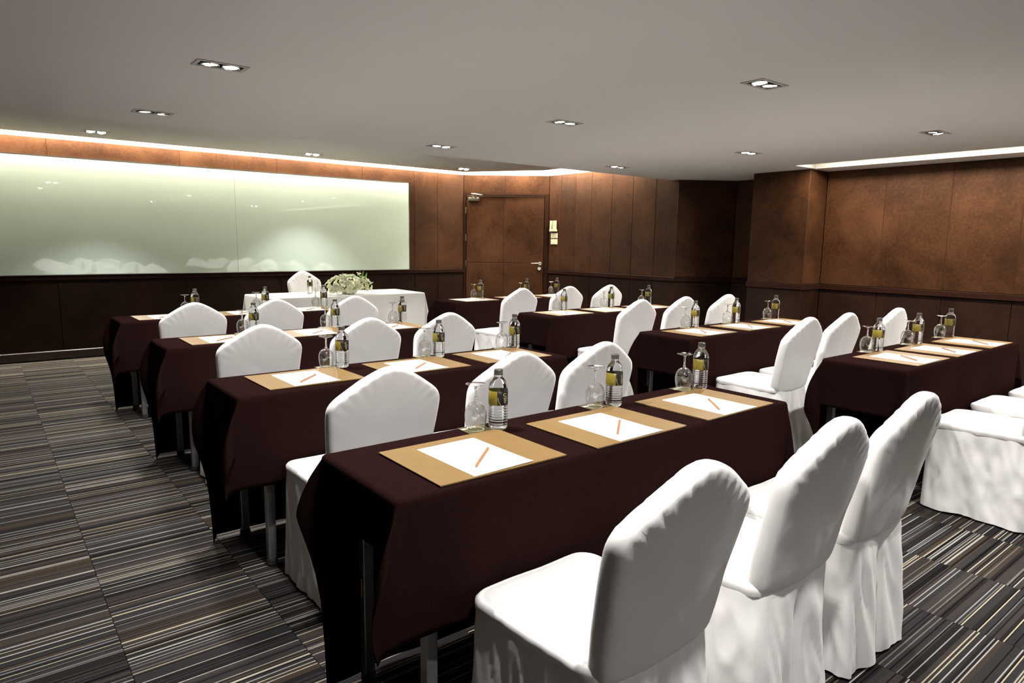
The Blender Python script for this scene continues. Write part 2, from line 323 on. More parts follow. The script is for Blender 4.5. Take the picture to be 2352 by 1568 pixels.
# diagonal wall with the door
dang = math.atan2(QY - PY, QX - PX); DL = math.hypot(QX - PX, QY - PY)
w = MB().box(0, DL, .05, .14, 0, 2.42).build('wall_corner', m_backing); w.location = (PX, PY, 0); w.rotation_euler = (0, 0, dang)
struct(w, 'brown leather diagonal corner wall holding the door')
for a, b in ((0, .66), (.66, DL)):
    MB().cbox(a + .001, b - .001, 0, .05, 2.136, 2.419, .004).build('wall_panel', m_wall, w)
door = bpy.data.objects.new('door_1', None); COL.objects.link(door); door.location = (PX, PY, 0); door.rotation_euler = (0, 0, dang)
struct(door, 'brown leather clad door with chrome lever handle in the corner wall')
MB().cbox(0, .036, -.012, .05, 0, 2.134, .004).build('door_jamb', m_dark, door)
MB().cbox(1.292, 1.362, -.012, .05, 0, 2.134, .004).build('door_jamb', m_dark, door)
MB().cbox(.036, 1.292, -.012, .05, 2.098, 2.134, .004).build('door_head', m_dark, door)
leaf = MB().box(.039, 1.289, .022, .05, .008, 2.094).build('door_leaf', m_dark, door)
for a, b, z0, z1 in ((.041, .642, 1.048, 2.092), (.644, 1.287, 1.048, 2.092), (.041, .642, .01, 1.044), (.644, 1.287, .01, 1.044)):
    MB().cbox(a, b, .006, .022, z0, z1, .004).build('door_panel', m_wall, leaf)
MB().box(.045, 1.285, .004, .02, 2.0925, 2.0975).build('door_gap_strip', m_switch, door)
for z in (1.87, 1.44, 1.03, .3):
    MB().tube((.037, -.014, z - .05), (.037, -.014, z + .05), .007, n=10).build('hinge', m_brass, door)
hd = MB(); hd.tube((1.232, .006, 1.045), (1.232, -.008, 1.045), .028, n=20); hd.tube((1.232, -.008, 1.045), (1.232, -.05, 1.045), .010, n=12)
hd.tube((1.242, -.05, 1.045), (1.085, -.05, 1.043), .011, .009, n=12); smooth_by_angle(hd.build('lever_handle', m_chrome, door))
smooth_by_angle(MB().tube((1.222, .006, .962), (1.222, -.010, .962), .027, n=20).tube((1.222, -.010, .962), (1.222, -.014, .962), .010, n=12).build('lock_rose', m_chrome, door))
cl = MB().cbox(.075, .25, -.075, .006, 2.018, 2.066, .006).build('door_closer', m_chrome, door)
MB().tube((.15, -.045, 2.066), (.15, -.045, 2.09), .012).tube((.145, -.045, 2.088), (.135, -.10, 2.125), .010, .009).tube((.135, -.10, 2.125), (.29, -.02, 2.112), .010, .008).build('closer_arm', m_chrome, cl)
MB().box(.24, .31, -.03, -.012, 2.10, 2.125).build('arm_bracket', m_chrome, cl)

# switches on the side wall beside the door
def plate(name, label, cat, z0, z1, y0=7.918, y1=8.066, mt=None):
    o = thing(name, label, cat, (7.20, (y0 + y1) / 2, z0)); h = z1 - z0; hw = (y1 - y0) / 2
    p = MB().cbox(-hw, hw, 0, .014, 0, h, .004).build('plate', mt or m_switch, o); p.rotation_euler = (0, 0, -PI / 2); p.location = (-.014, 0, 0)
    return o, h, hw
def on_plate(o, name, m, a, b, z0, z1, d=.012):
    p = MB().cbox(a, b, 0, d, z0, z1, .002).build(name, m, o); p.rotation_euler = (0, 0, -PI / 2); p.location = (-.014 - d, 0, 0); return p
o, h, hw = plate('wall_control', 'ivory wall holder with upright white slots above the switches by the door', 'wall holder', 1.553, 1.72, mt=m_dark)
for a in (-.055, 0.012, .045): on_plate(o, 'upright_bar', m_switch, a - .014, a + .014, .03, h, .03)
on_plate(o, 'tray', m_switch, -hw, hw, 0, .035, .034)
o, h, hw = plate('light_switch', 'ivory switch plate between the slotted holder and the lowest plate', 'switch', 1.447, 1.53)
for a in (-.03, .03): on_plate(o, 'rocker', m_switch, a - .022, a + .022, .02, h - .02, .006)
o, h, hw = plate('light_switch', 'lowest ivory switch plate beside the door', 'switch', 1.35, 1.434)
on_plate(o, 'rocker', m_switch, -.025, .025, .02, h - .02, .006)

# ceilings, with holes where the downlights sit
FIX = [(x, y) for y in (-1.05, .5, 2.05, 3.58, 5.18) for x in (1.01, 3.30, 5.57)]
HX, HY = .105, .050
SLOT = (6.78, 7.19, YB, 3.79)
def holed_ceiling(z, x0, x1, y0, y1, holes):
    xs = sorted({x0, x1, *[v for h in holes for v in h[:2]]}); ys = sorted({y0, y1, *[v for h in holes for v in h[2:]]})
    m = MB()
    for a, b in zip(xs, xs[1:]):
        for c_, d in zip(ys, ys[1:]):
            cx_, cy_ = (a + b) / 2, (c_ + d) / 2
            if any(h[0] < cx_ < h[1] and h[2] < cy_ < h[3] for h in holes): continue
            m.quad((a, c_, z), (a, d, z), (b, d, z), (b, c_, z))
    return m
hs = [(x - HX, x + HX, y - HY, y + HY) for x, y in FIX] + [SLOT]
m = holed_ceiling(CZ, XL - .1, 8.0, YB - .1, STEP_Y, hs)
m.quad((XL - .1, STEP_Y, CZ), (8.0, STEP_Y, CZ), (8.0, STEP_Y, FZ + .2), (XL - .1, STEP_Y, FZ + .2))
ceil = m.build('ceiling', m_ceil); struct(ceil, 'low grey-white main ceiling with downlights')
FRONT_FIX = [(1.08, 8.33), (3.46, 8.47), (5.80, 8.48)]
hs2 = [(x - HX, x + HX, y - HY, y + HY) for x, y in FRONT_FIX]
EX, EY = 6.80, 7.80; GX, GY = 6.08, 8.87
m = holed_ceiling(FZ, XL - .1, GX, STEP_Y, GY, hs2)
m.quad((GX, STEP_Y, FZ), (GX, GY, FZ), (EX, EY, FZ), (EX, STEP_Y, FZ))
RZ = 2.58
for a, b in (((XL - .1, GY), (GX, GY)), ((GX, GY), (EX, EY)), ((EX, EY), (EX, STEP_Y))):
    m.quad((a[0], a[1], FZ), (b[0], b[1], FZ), (b[0], b[1], RZ), (a[0], a[1], RZ))
c2 = m.build('ceiling', m_ceil); struct(c2, 'raised ceiling strip in front of the glass board')
# cove recess above the walls
m = MB()
m.quad((XL - .1, GY, RZ), (XL - .1, YF + .1, RZ), (PX, PY + .1, RZ), (GX, GY, RZ)); m.quad((GX, GY, RZ), (PX, PY + .1, RZ), (QX + .1, QY, RZ), (EX, EY, RZ)); m.quad((EX, EY, RZ), (QX + .1, QY, RZ), (7.3, STEP_Y, RZ), (EX, STEP_Y, RZ))
m.quad((XL - .1, YF, 2.42), (PX, PY, 2.42), (PX, PY, RZ), (XL - .1, YF, RZ)); m.quad((PX, PY, 2.42), (QX, QY, 2.42), (QX, QY, RZ), (PX, PY, RZ)); m.quad((QX, QY, 2.42), (7.2, STEP_Y, 2.42), (7.2, STEP_Y, RZ), (QX, QY, RZ))
o = m.build('trim_11', m_white); struct(o, 'white painted light cove above the front wall')
# slot recess in the main ceiling
SZ = 2.31; x0, x1, y0, y1 = SLOT
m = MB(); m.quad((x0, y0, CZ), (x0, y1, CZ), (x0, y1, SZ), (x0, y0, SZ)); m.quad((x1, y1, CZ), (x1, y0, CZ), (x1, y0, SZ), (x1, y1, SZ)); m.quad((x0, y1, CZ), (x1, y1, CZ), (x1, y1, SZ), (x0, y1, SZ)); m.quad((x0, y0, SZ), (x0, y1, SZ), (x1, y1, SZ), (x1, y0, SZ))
o = m.build('trim_12', m_slotdark); struct(o, 'recess of the long ceiling light slot, darkened to cut bounce light')
def strip(name, label, A, B, w, h, z, mt, group):
    A, B = Vector(A), Vector(B); L = (B - A).length
    o = thing(name, label, 'light strip', (A.x, A.y, z), math.atan2(B.y - A.y, B.x - A.x), group)
    MB().box(0, L, -w / 2, w / 2, 0, .012).build('mounting_rail', m_white, o)
    MB().box(.01, L - .01, -w / 2 + .004, w / 2 - .004, -h, 0).build('diffuser', mt, o)
    return o
strip('cove_light', 'warm cove light strip above the glass board', (XL + .1, 8.905), (6.02, 8.905), .05, .02, RZ - .013, m_cove, 'cove light strips')
strip('cove_light', 'warm cove light strip above the door', (6.20, 8.84), (6.98, 8.13), .05, .02, RZ - .013, m_cove2, 'cove light strips')
strip('cove_light', 'warm cove light strip above the side wall right of the door', (7.08, 7.95), (7.08, 6.25), .05, .02, RZ - .013, m_cove2, 'cove light strips')
strip('slot_light', 'long bright recessed light slot over the right wall', (x0 + .11, YB + .05), (x0 + .11, y1 - .03), .19, .012, SZ - .013, m_slot, None)

# ------------------------------------------------------------------ downlights
def downlight_meshes():
    fr = MB(); X, Y, x, y = .121, .066, HX - .004, HY - .004
    for a in ((-X, X, -Y, -y), (-X, X, y, Y), (-X, -x, -y, y), (x, X, -y, y)): fr.box(*a, -.004, .001)
    hb = MB(); z = .085
    hb.quad((-HX, -HY, 0), (-HX, HY, 0), (-HX, HY, z), (-HX, -HY, z)).quad((HX, HY, 0), (HX, -HY, 0), (HX, -HY, z), (HX, HY, z)).quad((-HX, HY, 0), (HX, HY, 0), (HX, HY, z), (-HX, HY, z)).quad((HX, -HY, 0), (-HX, -HY, 0), (-HX, -HY, z), (HX, -HY, z)).quad((-HX, -HY, z), (-HX, HY, z), (HX, HY, z), (HX, -HY, z))
    rf = MB().lathe([(.012, .045), (.026, .034), (.036, .014), (.040, -.004), (.043, -.004), (.043, .004), (.038, .018), (.028, .040), (.014, .052)], 28)
    ln = MB().lathe([(.0375, .002), (.032, -.001), (.018, -.003), (.0005, -.004)], 24, cap1=False)
    return fr.mesh('trim_frame', m_trim), hb.mesh('housing', m_black), rf.mesh('reflector', m_chrome, True), ln.mesh('lamp', m_lamp, True)
D_FR, D_HB, D_RF, D_LN = downlight_meshes()
def spot(name, w, ang, blend, parent, loc, tilt=(0, 0)):
    l = bpy.data.lights.new(name, 'SPOT'); l.energy = w; l.spot_size = math.radians(ang); l.spot_blend = blend; l.shadow_soft_size = .028; l.color = (1, .97, .94)
    o = bpy.data.objects.new(name, l); COL.objects.link(o); o.parent = parent; o.location = loc; o.rotation_euler = (tilt[0], tilt[1], 0); return o
def downlight(x, y, z, label, w, group, tilt=(0, 0), ang=None):
    o = thing('ceiling_downlight', label, 'downlight', (x, y, z), 0, group)
    link('trim_frame', D_FR, o); link('housing', D_HB, o)
    for sx in (-.048, .048):
        r = link('reflector', D_RF, o, (sx, 0, -.002)); r.rotation_euler = (tilt[0] + random.uniform(-.1, .1), tilt[1] + random.uniform(-.1, .1), 0)
        link('lamp', D_LN, r)
        spot('lamp_beam', w, ang or SPOT_ANGLE, SPOT_BLEND, o, (sx, 0, -.016), tilt)
    return o
rown = {-1.05: 'unseen row added behind the camera', .5: 'over the nearest chairs', 2.05: 'nearest row in view', 3.58: 'middle row of the ceiling grid', 5.18: 'row next to the ceiling step'}
coln = {1.01: 'left', 3.30: 'centre', 5.57: 'right'}
for x, y in FIX:
    downlight(x, y, CZ, 'twin recessed downlight, %s column, %s' % (coln[x], rown[y]), SPOT_W * (.28 if y < 0 else 1), 'twin downlights in the main ceiling')  # dimmed unseen row behind the camera is added to light the chair backs
for (x, y), n in zip(FRONT_FIX, ('left', 'middle', 'right')):
    downlight(x, y, FZ, 'twin recessed downlight close to the front wall, %s of three' % n, WASH_W, 'twin downlights along the front wall', ang=112, tilt=(-.42, 0))

# ------------------------------------------------------------------ glass board
bd = thing('glass_whiteboard', 'long pale green glass whiteboard on the front wall', 'whiteboard', (0, 8.985, .947))
for a, b in ((-2.39, .12), (.12, 2.63), (2.63, 5.137)):
    MB().cbox(a + .0012, b - .0012, -.012, 0, .004, 1.282, .0012).build('glass_pane', m_board, bd)
MB().box(-2.395, 5.142, -.014, .008, -.004, .0035).build('bottom_edge', m_alu, bd)
MB().box(-2.395, 5.142, -.014, .008, 1.2825, 1.288).build('top_edge', m_alu, bd)
MB().box(5.1375, 5.143, -.014, .008, .0, 1.286).build('side_edge', m_alu, bd)
MB().box(-2.396, -2.3905, -.014, .008, .0, 1.286).build('side_edge', m_alu, bd)

# ------------------------------------------------------------------ tables and cloths
def cloth_mesh(name, L, W, drops, mt, seed, amps=(.3, .3, .5, .5), flare=.02, R=.014, wave=.006, floor=None, nside=(60, 16), freq=9.0):
    """top from (0,0) to (L,W) at z=0; drops = front, right, back, left; amps = corner folds front-left, front-right, back-right, back-left"""
    Df, Dr, Db, Dl = drops
    sides = [((0, 0), (L, 0), (0, -1), Df, nside[0]), ((L, 0), (L, W), (1, 0), Dr, nside[1]), ((L, W), (0, W), (0, 1), Db, nside[0]), ((0, W), (0, 0), (-1, 0), Dl, nside[1])]
    cols = []                         # (corner point, outdir, rmax, fold fn params)
    ca = [amps[1], amps[2], amps[3], amps[0]]
    for k, (a, b, n, D, ns) in enumerate(sides):
        for i in range(ns + 1):
            sl = math.dist(a, b); t = (R + (sl - 2 * R) * i / ns) / sl; p = (a[0] + (b[0] - a[0]) * t, a[1] + (b[1] - a[1]) * t)
            p = (p[0] - n[0] * R, p[1] - n[1] * R)
            cols.append((p, n, D, None, (k, t)))
        n2, D2 = sides[(k + 1) % 4][2], sides[(k + 1) % 4][3]
        for i in range(1, 16):
            th = i / 16; al = th * PI / 2
            rm = min(D / max(math.cos(al), 1e-6), D2 / max(math.sin(al), 1e-6))
            o = (n[0] * math.cos(al) + n2[0] * math.sin(al), n[1] * math.cos(al) + n2[1] * math.sin(al))
            en, ln = (n, n2) if n[0] != 0 else (n2, n); phi = al if n[0] != 0 else PI / 2 - al
            bx, by = en[0] * .9 + ln[0] * .44, en[1] * .9 + ln[1] * .44
            cols.append(((b[0] - R * (n[0] + n2[0]), b[1] - R * (n[1] + n2[1])), o, rm, (th, ca[k], (bx, by), phi), (k, 1)))
    NR = 22; v, f = [], []; nc = len(cols)
    for j in range(NR + 1):
        for (p, o, rm, fold, (k, t)) in cols:
            r = rm * (j / NR) if j > 3 else min(rm, (.5 * PI * R) * j / 3 + (0 if j < 3 else 1e-4))
            if j > 3: r = .5 * PI * R + (rm - .5 * PI * R) * ((j - 3) / (NR - 3))
            a = min(r / R, PI / 2); q = max(0, r - .5 * PI * R)
            out = R * math.sin(a); dz = -(R - R * math.cos(a)) - q
            x, y = p[0] + o[0] * out, p[1] + o[1] * out
            nz = noise.noise(Vector((x * 2.2 + seed * 3.1, y * 2.2, seed)))
            if fold is None:
                s = q / max(rm, .01)
                e = math.sin(PI * t) if k in (1, 3) else 1
                d = flare * s * s + wave * s * (math.sin((x + y * .8) * freq + seed + nz * 5)) * 1.5 + .006 * nz * s
                x += o[0] * max(d, -.004); y += o[1] * max(d, -.004)
            else:
                th, amp, bis, phi = fold
                sd = math.sin(PI * th); hh = q * amp[0] * math.exp(-(q / amp[1]) ** 2) * (sd ** .8)
                if amp[3]: hh *= 1.9 * math.cos(phi) ** amp[3]
                hh += min(q, .3) * amp[2] * (sd ** .8)
                pr_ = min(q, .30) * .11 * math.sin(2 * PI * th)
                s = q / max(rm, .01)
                x += bis[0] * hh - bis[1] * pr_ + o[0] * flare * s * s; y += bis[1] * hh + bis[0] * pr_ + o[1] * flare * s * s
                dz = -(R - R * math.cos(a)) - math.sqrt(max(q * q - hh * hh * .8, 0))
            dz += .0
            v.append((x, y, max(dz, floor) if floor is not None else dz))
    for j in range(NR):
        for i in range(nc):
            i2 = (i + 1) % nc; f.append((j * nc + i, (j + 1) * nc + i, (j + 1) * nc + i2, j * nc + i2))
    f.append(tuple(range(nc)))
    me = bpy.data.meshes.new(name); me.from_pydata(v, [], f); me.materials.append(mt)
    bm = bmesh.new(); bm.from_mesh(me); bmesh.ops.recalc_face_normals(bm, faces=bm.faces)
    bmesh.ops.remove_doubles(bm, verts=bm.verts, dist=1e-5); bm.to_mesh(me); bm.free()
    for p in me.polygons: p.use_smooth = len(p.vertices) < 10
    return me
def table_meshes(L, W):
    top = MB().box(.012, L - .012, .012, W - .012, -.025, -.004).mesh('tabletop', m_dark)
    lg = MB().cbox(-.017, .017, -.017, .017, .03, .712, .003).mesh('leg', m_leg)
    ft = MB().lathe([(.012, .032), (.022, .028), (.024, .008), (.02, 0)], 16, cap0=True, cap1=True).mesh('foot', m_rubber, False)
    return top, lg, ft
TW, TL = .45, 1.75
TT, LG, FT = table_meshes(TL, TW)
def folding_table(x, y, label, cloth_label, seed, De, Dr, group):
    t = thing('folding_table', label, 'table', (x, y, .75), 0, group)
    link('tabletop', TT, t)
    for lx in (.13, TL - .13):
        for ly in (.07, TW - .015):
            l = link('leg', LG, t, (lx, ly, -.75)); link('foot', FT, l)
        MB().box(lx - .012, lx + .012, .087, TW - .032, -.22, -.195).build('stretcher', m_leg, t)
    MB().cbox(.105, .112, TW - .03, TW, -.46, -.40, .001).build('latch', m_brass, t)
    c_ = link('tablecloth', cloth_mesh('tablecloth', TL, TW, (.38, Dr, .738, De), m_brown, seed, amps=((.45, .34, .08, 0), (.22, .34, .04, 0), (.4, .26, .03, 1.6), (.42, .30, .03, 1.8)), flare=.006), None, (x, y, .752))
    so = c_.modifiers.new('thickness', 'SOLIDIFY'); so.thickness = .0016; so.offset = 1
    tag(c_, cloth_label, 'tablecloth', 'brown tablecloths'); return t

ROWS = {  # x, y of the front-left corner of each table top
 'L1': (.73, 1.345), 'L2': (.75, 2.645), 'L3': (.79, 4.085), 'L4': (.785, 5.57),
 'R1': (3.63, 1.345), 'R2': (3.635, 2.675), 'R3': (3.73, 4.15), 'R4': (3.80, 5.67)}
RN = {'L1': 'nearest left table', 'L2': 'second left table', 'L3': 'third left table', 'L4': 'farthest left table',
      'R1': 'nearest right table', 'R2': 'second right table', 'R3': 'third right table', 'R4': 'farthest right table'}
for i, (k, (x, y)) in enumerate(ROWS.items()):
    De = {'L1': .17, 'L2': .25, 'L3': .25, 'L4': .26}.get(k, .27)
    folding_table(x, y, 'narrow folding table with grey metal legs, the %s' % RN[k], 'dark brown cloth draped over the %s' % RN[k], i * 1.7 + .4, De, .25, 'folding seminar tables')

# ------------------------------------------------------------------ covered chairs
OUT = [(.185, .44), (.195, .50), (.204, .58), (.213, .66), (.220, .74), (.222, .785), (.214, .806), (.19, .829), (.15, .856), (.116, .879), (.08, .900), (.045, .917), (.02, .925), (0, .927)]
def resample(pts, n):
    d = [0]
    for a, b in zip(pts, pts[1:]): d.append(d[-1] + math.dist(a, b))
    out = []
    for i in range(n):
        t = d[-1] * i / (n - 1); k = 0
        while k < len(d) - 2 and d[k + 1] < t: k += 1
        u = (t - d[k]) / max(d[k + 1] - d[k], 1e-9); out.append((pts[k][0] + (pts[k + 1][0] - pts[k][0]) * u, pts[k][1] + (pts[k + 1][1] - pts[k][1]) * u))
    return out
def back_mesh(seed):
    h = resample(OUT, 44); bot = [(-.185 + .37 * i / 14, .44 - .012 * math.sin(PI * i / 14)) for i in range(1, 14)]
    ol = h + [(-x, z) for x, z in reversed(h[:-1])] + bot
    for _ in range(2):
        n = len(ol); ol = [((ol[i - 1][0] + 2 * ol[i][0] + ol[(i + 1) % n][0]) / 4, (ol[i - 1][1] + 2 * ol[i][1] + ol[(i + 1) % n][1]) / 4) for i in range(n)]
    n = len(ol); cx_, cz_ = 0, .66; T = .032
    rings = [(.02, 1), (.2, 1), (.38, 1), (.55, 1), (.70, 1), (.80, 1), (.87, .985), (.92, .95), (.955, .87), (.98, .72), (.995, .45), (1.0, 0.12)]
    v, f = [], []
    def P(x, z, s, side):
        # lean and slight curve; side -1 rear, +1 front
        t = (z - .45) / .47
        yc = -.432 - .092 * t - .016 * t * t + .020 * (x / .22) ** 2 * .6
        th = T * (1 - .08 * max(0, t))
        y = yc + side * th * s
        w = noise.noise(Vector((x * 7 + seed, z * 5, side * 3 + seed))) * .004 + noise.noise(Vector((x * 16 + z * 9, z * 7 - x * 12, seed * 2 + side))) * .0022
        return y + side * w * (1 if s > .6 else s)
    allr = [(sc_, s, 1) for sc_, s in rings] + [(sc_, s, -1) for sc_, s in reversed(rings)]
    for sc_, s, side in allr:
        for i, (x, z) in enumerate(ol):
            px, pz = cx_ + (x - cx_) * sc_, cz_ + (z - cz_) * sc_
            y = P(px, pz, s, side)
            if pz > .74 and sc_ > .6:                          # gathers of the cover along the crown
                g = math.exp(-((sc_ - .88) / .07) ** 2) * min(1, (pz - .74) / .08)
                y += -side * .0035 * g * (math.sin(i * 1.9 + seed) + .6 * math.sin(i * 3.1 + seed * 2))
            v.append((px, y, pz))
    R_ = len(allr)
    for k in range(R_ - 1):
        for i in range(n):
            j = (i + 1) % n; f.append((k * n + i, k * n + j, (k + 1) * n + j, (k + 1) * n + i))
    f.append(tuple(range(n - 1, -1, -1))); f.append(tuple((R_ - 1) * n + i for i in range(n)))
    me = bpy.data.meshes.new('backrest'); me.from_pydata(v, [], f); me.materials.append(m_cover)
    me.polygons.foreach_set('use_smooth', [True] * len(me.polygons)); return me
def rrect(n, hw_f, hw_b, y0, y1, rad):
    """rounded trapezoid loop, front at y0, rear at y1"""
    pts = []
    cs = [((hw_f - rad, y0 - rad), 90, 0), ((hw_b - rad, y1 + rad), 0, -90), ((-hw_b + rad, y1 + rad), -90, -180), ((-hw_f + rad, y0 - rad), 180, 90)]
    for (c0, c1), a0, a1 in cs:
        for i in range(9):
            a = math.radians(a0 + (a1 - a0) * i / 8); pts.append((c0 + rad * math.cos(a), c1 + rad * math.sin(a)))
    pts.append(pts[0]); return resample(pts, n + 1)[:-1]
def skirt_mesh(seed):
    n = 150; NR = 26; top = rrect(n, .212, .198, -.006, -.452, .05); bot = rrect(n, .236, .226, -.004, -.485, .045); v, f = [], []
    for j in range(NR + 1):
        t = j / NR; z = .462 - t * (.462 - .012)
        e = t ** .8
        for i in range(n):
            x = top[i][0] + (bot[i][0] - top[i][0]) * e; y = top[i][1] + (bot[i][1] - top[i][1]) * e
            a = top[(i + 1) % n]; b = top[i - 1]; tx, ty = a[0] - b[0], a[1] - b[1]; l = math.hypot(tx, ty); nx, ny = -ty / l, tx / l
            if nx * x + ny * (y + .23) < 0: nx, ny = -nx, -ny
            side = abs(nx)
            w = noise.noise(Vector((x * 13 + z * 2 + seed, y * 13 - z * 2.5, z * 1.6 + seed))) * .013
            w += abs(noise.noise(Vector((x * 22 + z * 6, y * 22 - z * 5, z * 2.2 + seed * 1.7)))) * -.012
            pl = math.sin((x * 30 + y * 23) + seed + 2 * noise.noise(Vector((x * 4, y * 4, seed)))) * .007 * t
            rear = 1.3 if y < -.3 else 1.0
            amp = min(1, t * 3.5 + .12) * rear
            front = .35 if y > -.05 else 1
            d = (w + pl) * amp * front
            if y < -.40 and t > .02:                                # inverted pleat at the centre of the rear
                d += -.02 * math.exp(-(x / .016) ** 2) * min(1, t * 3)
            if abs(y + .43) < .06 and side > .5:                      # pinch where seat and back meet
                d += -.012 * math.exp(-((y + .43) / .02) ** 2) * max(0, 1 - t * 1.2)
            hz = 0
            if j == NR: hz = .006 * noise.noise(Vector((x * 8, y * 8, seed))) 
            v.append((x + nx * d, y + ny * d, z + hz))
    for j in range(NR):
        for i in range(n): k = (i + 1) % n; f.append((j * n + i, (j + 1) * n + i, (j + 1) * n + k, j * n + k))
    me = bpy.data.meshes.new('skirt'); me.from_pydata(v, [], f); me.materials.append(m_cover)
    me.polygons.foreach_set('use_smooth', [True] * len(me.polygons)); return me
def seat_mesh(seed):
    n = 120; base = rrect(n, .214, .200, -.002, -.452, .055); v, f = [], []
    rings = [(1.0, .440), (1.012, .452), (1.008, .463), (.985, .471), (.955, .4735), (.945, .472), (.92, .4755), (.8, .478), (.6, .481), (.4, .483), (.2, .4835), (.02, .4835)]
    for s, z in rings:
        for i, (x, y) in enumerate(base):
            px, py = x * s, -.227 + (y + .227) * s
            w = noise.noise(Vector((px * 9 + seed, py * 9, 1 + seed))) * .0025
            if s > .95: w += .0015 * math.sin(i * 1.3 + seed) * (s > .99)
            v.append((px, py, z + w))
    R_ = len(rings)
    for k in range(R_ - 1):
        for i in range(n): j = (i + 1) % n; f.append((k * n + i, k * n + j, (k + 1) * n + j, (k + 1) * n + i))
    f.append(tuple((R_ - 1) * n + i for i in range(n)))
    me = bpy.data.meshes.new('seat'); me.from_pydata(v, [], f); me.materials.append(m_cover)
    me.polygons.foreach_set('use_smooth', [True] * len(me.polygons)); return me
CH = [(back_mesh(s), skirt_mesh(s), seat_mesh(s)) for s in (1.3, 5.2, 9.7, 14.1)]
def chair(x, y, rz, var, label, group='chairs in white covers', sc=1.0):
    o = thing('banquet_chair', label, 'chair', (x, y, 0), rz, group); o.scale = (1, 1, sc)
    b, s, t = CH[var % 4]
    link('backrest', b, o); link('skirt', s, o); link('seat', t, o); return o
CHX = {'L1': [1.13, 1.725, 2.245], 'L2': [1.12, 1.71, 2.20], 'L3': [1.15, 1.755, 2.31], 'L4': [1.17, 1.74, 2.36],
       'R1': [4.07, 4.67, 5.25], 'R2': [4.08, 4.62, 5.33], 'R3': [4.20, 4.77, 5.36], 'R4': [4.19, 4.84, 5.42]}
SIDE = ['left', 'middle', 'right']
vi = 0
for k, xs in CHX.items():
    for i, x in enumerate(xs):
        vi += 1
        chair(x, ROWS[k][1] - (.05 if i == 2 and k[0] == 'R' else .022), random.uniform(-.02, .02), vi, 'white covered banquet chair, %s seat at the %s' % (SIDE[i], RN[k]))

# ------------------------------------------------------------------ place settings
PW, PD = .428, .333
def board_mesh(name, mt, z0, z1, ins):
    b = MB(); c = .0008; x0_, x1_, y0_, y1_ = ins, PW - ins, ins, PD
    b.v = [(x0_, y0_, z0), (x1_, y0_, z0), (x1_, y1_, z0), (x0_, y1_, z0), (x0_, y0_, z1 - c), (x1_, y0_, z1 - c), (x1_, y1_, z1 - c), (x0_, y1_, z1 - c), (x0_ + c, y0_ + c, z1), (x1_ - c, y0_ + c, z1), (x1_ - c, y1_ - c, z1), (x0_ + c, y1_ - c, z1)]
    b.f = [(3, 2, 1, 0), (8, 9, 10, 11), (0, 1, 5, 4), (1, 2, 6, 5), (2, 3, 7, 6), (3, 0, 4, 7), (4, 5, 9, 8), (5, 6, 10, 9), (6, 7, 11, 10), (7, 4, 8, 11)]
    return b.mesh(name, mt)
pad_b = board_mesh('bottom_board', m_tan, 0, .0024, .0015); pad_t = board_mesh('top_board', m_tan, .0028, .0052, 0)
def fold_mesh():
    return MB().tube((.004, PD, .0026), (PW - .004, PD, .0026), .0027, n=10).mesh('folded_edge', m_tan)
pad_f = fold_mesh()
PPW, PPD = .203, .285
def paper_mesh():
    n = 10; v, f = [], []
    for z in (0, .0006):
        for j in range(n + 1):
            for i in range(2):
                t = j / n; v.append((PPW * i, PPD * t, z + .0022 * max(0, (.18 - t) / .18) ** 2 * (1 if i else .2)))
    m_ = (n + 1) * 2
    for j in range(n):
        a = j * 2; f += [(a, a + 2, a + 3, a + 1), (m_ + a, m_ + a + 1, m_ + a + 3, m_ + a + 2)]
        f += [(a, m_ + a, m_ + a + 2, a + 2), (a + 1, a + 3, m_ + a + 3, m_ + a + 1)]
    f += [(0, 1, m_ + 1, m_), (2 * n, m_ + 2 * n, m_ + 2 * n + 1, 2 * n + 1)]
    me = bpy.data.meshes.new('notepaper'); me.from_pydata(v, [], f); me.materials.append(m_paper); return me
paper_me = paper_mesh()
pr = MB()
for cx_ in (.118, .150, .180):                                 # small letterhead lines at the head of the sheet
    for k, (dy, ln) in enumerate(((.0, .020), (.006, .026), (.012, .016))):
        pr.box(cx_, cx_ + .0012, PPD - .012 - ln - dy * 0, PPD - .012, .00065, .0008) if k == 0 else pr.box(cx_ + .006 * k, cx_ + .006 * k + .0011, PPD - .012 - ln, PPD - .012 - .004 * k, .00065, .0008)
for i in range(4): pr.box(.012 + i * .006, .016 + i * .006, PPD - .020, PPD - .0185, .00065, .0008)
print_me = pr.mesh('printed_lines', m_ink)
# pencil lying along +x, tip at x=0
PLN = .172
pb = MB().tube((.016, 0, 0), (PLN, 0, 0), .0043, n=6).mesh('shaft', m_wood)
pt = MB().tube((.004, 0, 0), (.016, 0, 0), .0012, .0043, n=6).mesh('sharpened_cone', m_wood); pl_ = MB().tube((0, 0, 0), (.004, 0, 0), .0004, .0011, n=6).mesh('lead', m_lead)
# coaster card
cdb = MB().box(-.046, .046, -.042, .042, 0, .001); cd = cdb.mesh('card', m_card)
cp = MB()
for i in range(4): cp.box(-.010 + i * .008, -.007 + i * .008, .012 + (i % 2) * .005, .036, .001, .0013)
for i in range(5): cp.box(-.042 + i * .004, -.040 + i * .004, .012, .026, .001, .0013)
cp.lathe([(.026, .001), (.0275, .0013), (.0285, .001)], 28)
cpm = cp.mesh('card_print', m_cardprint)
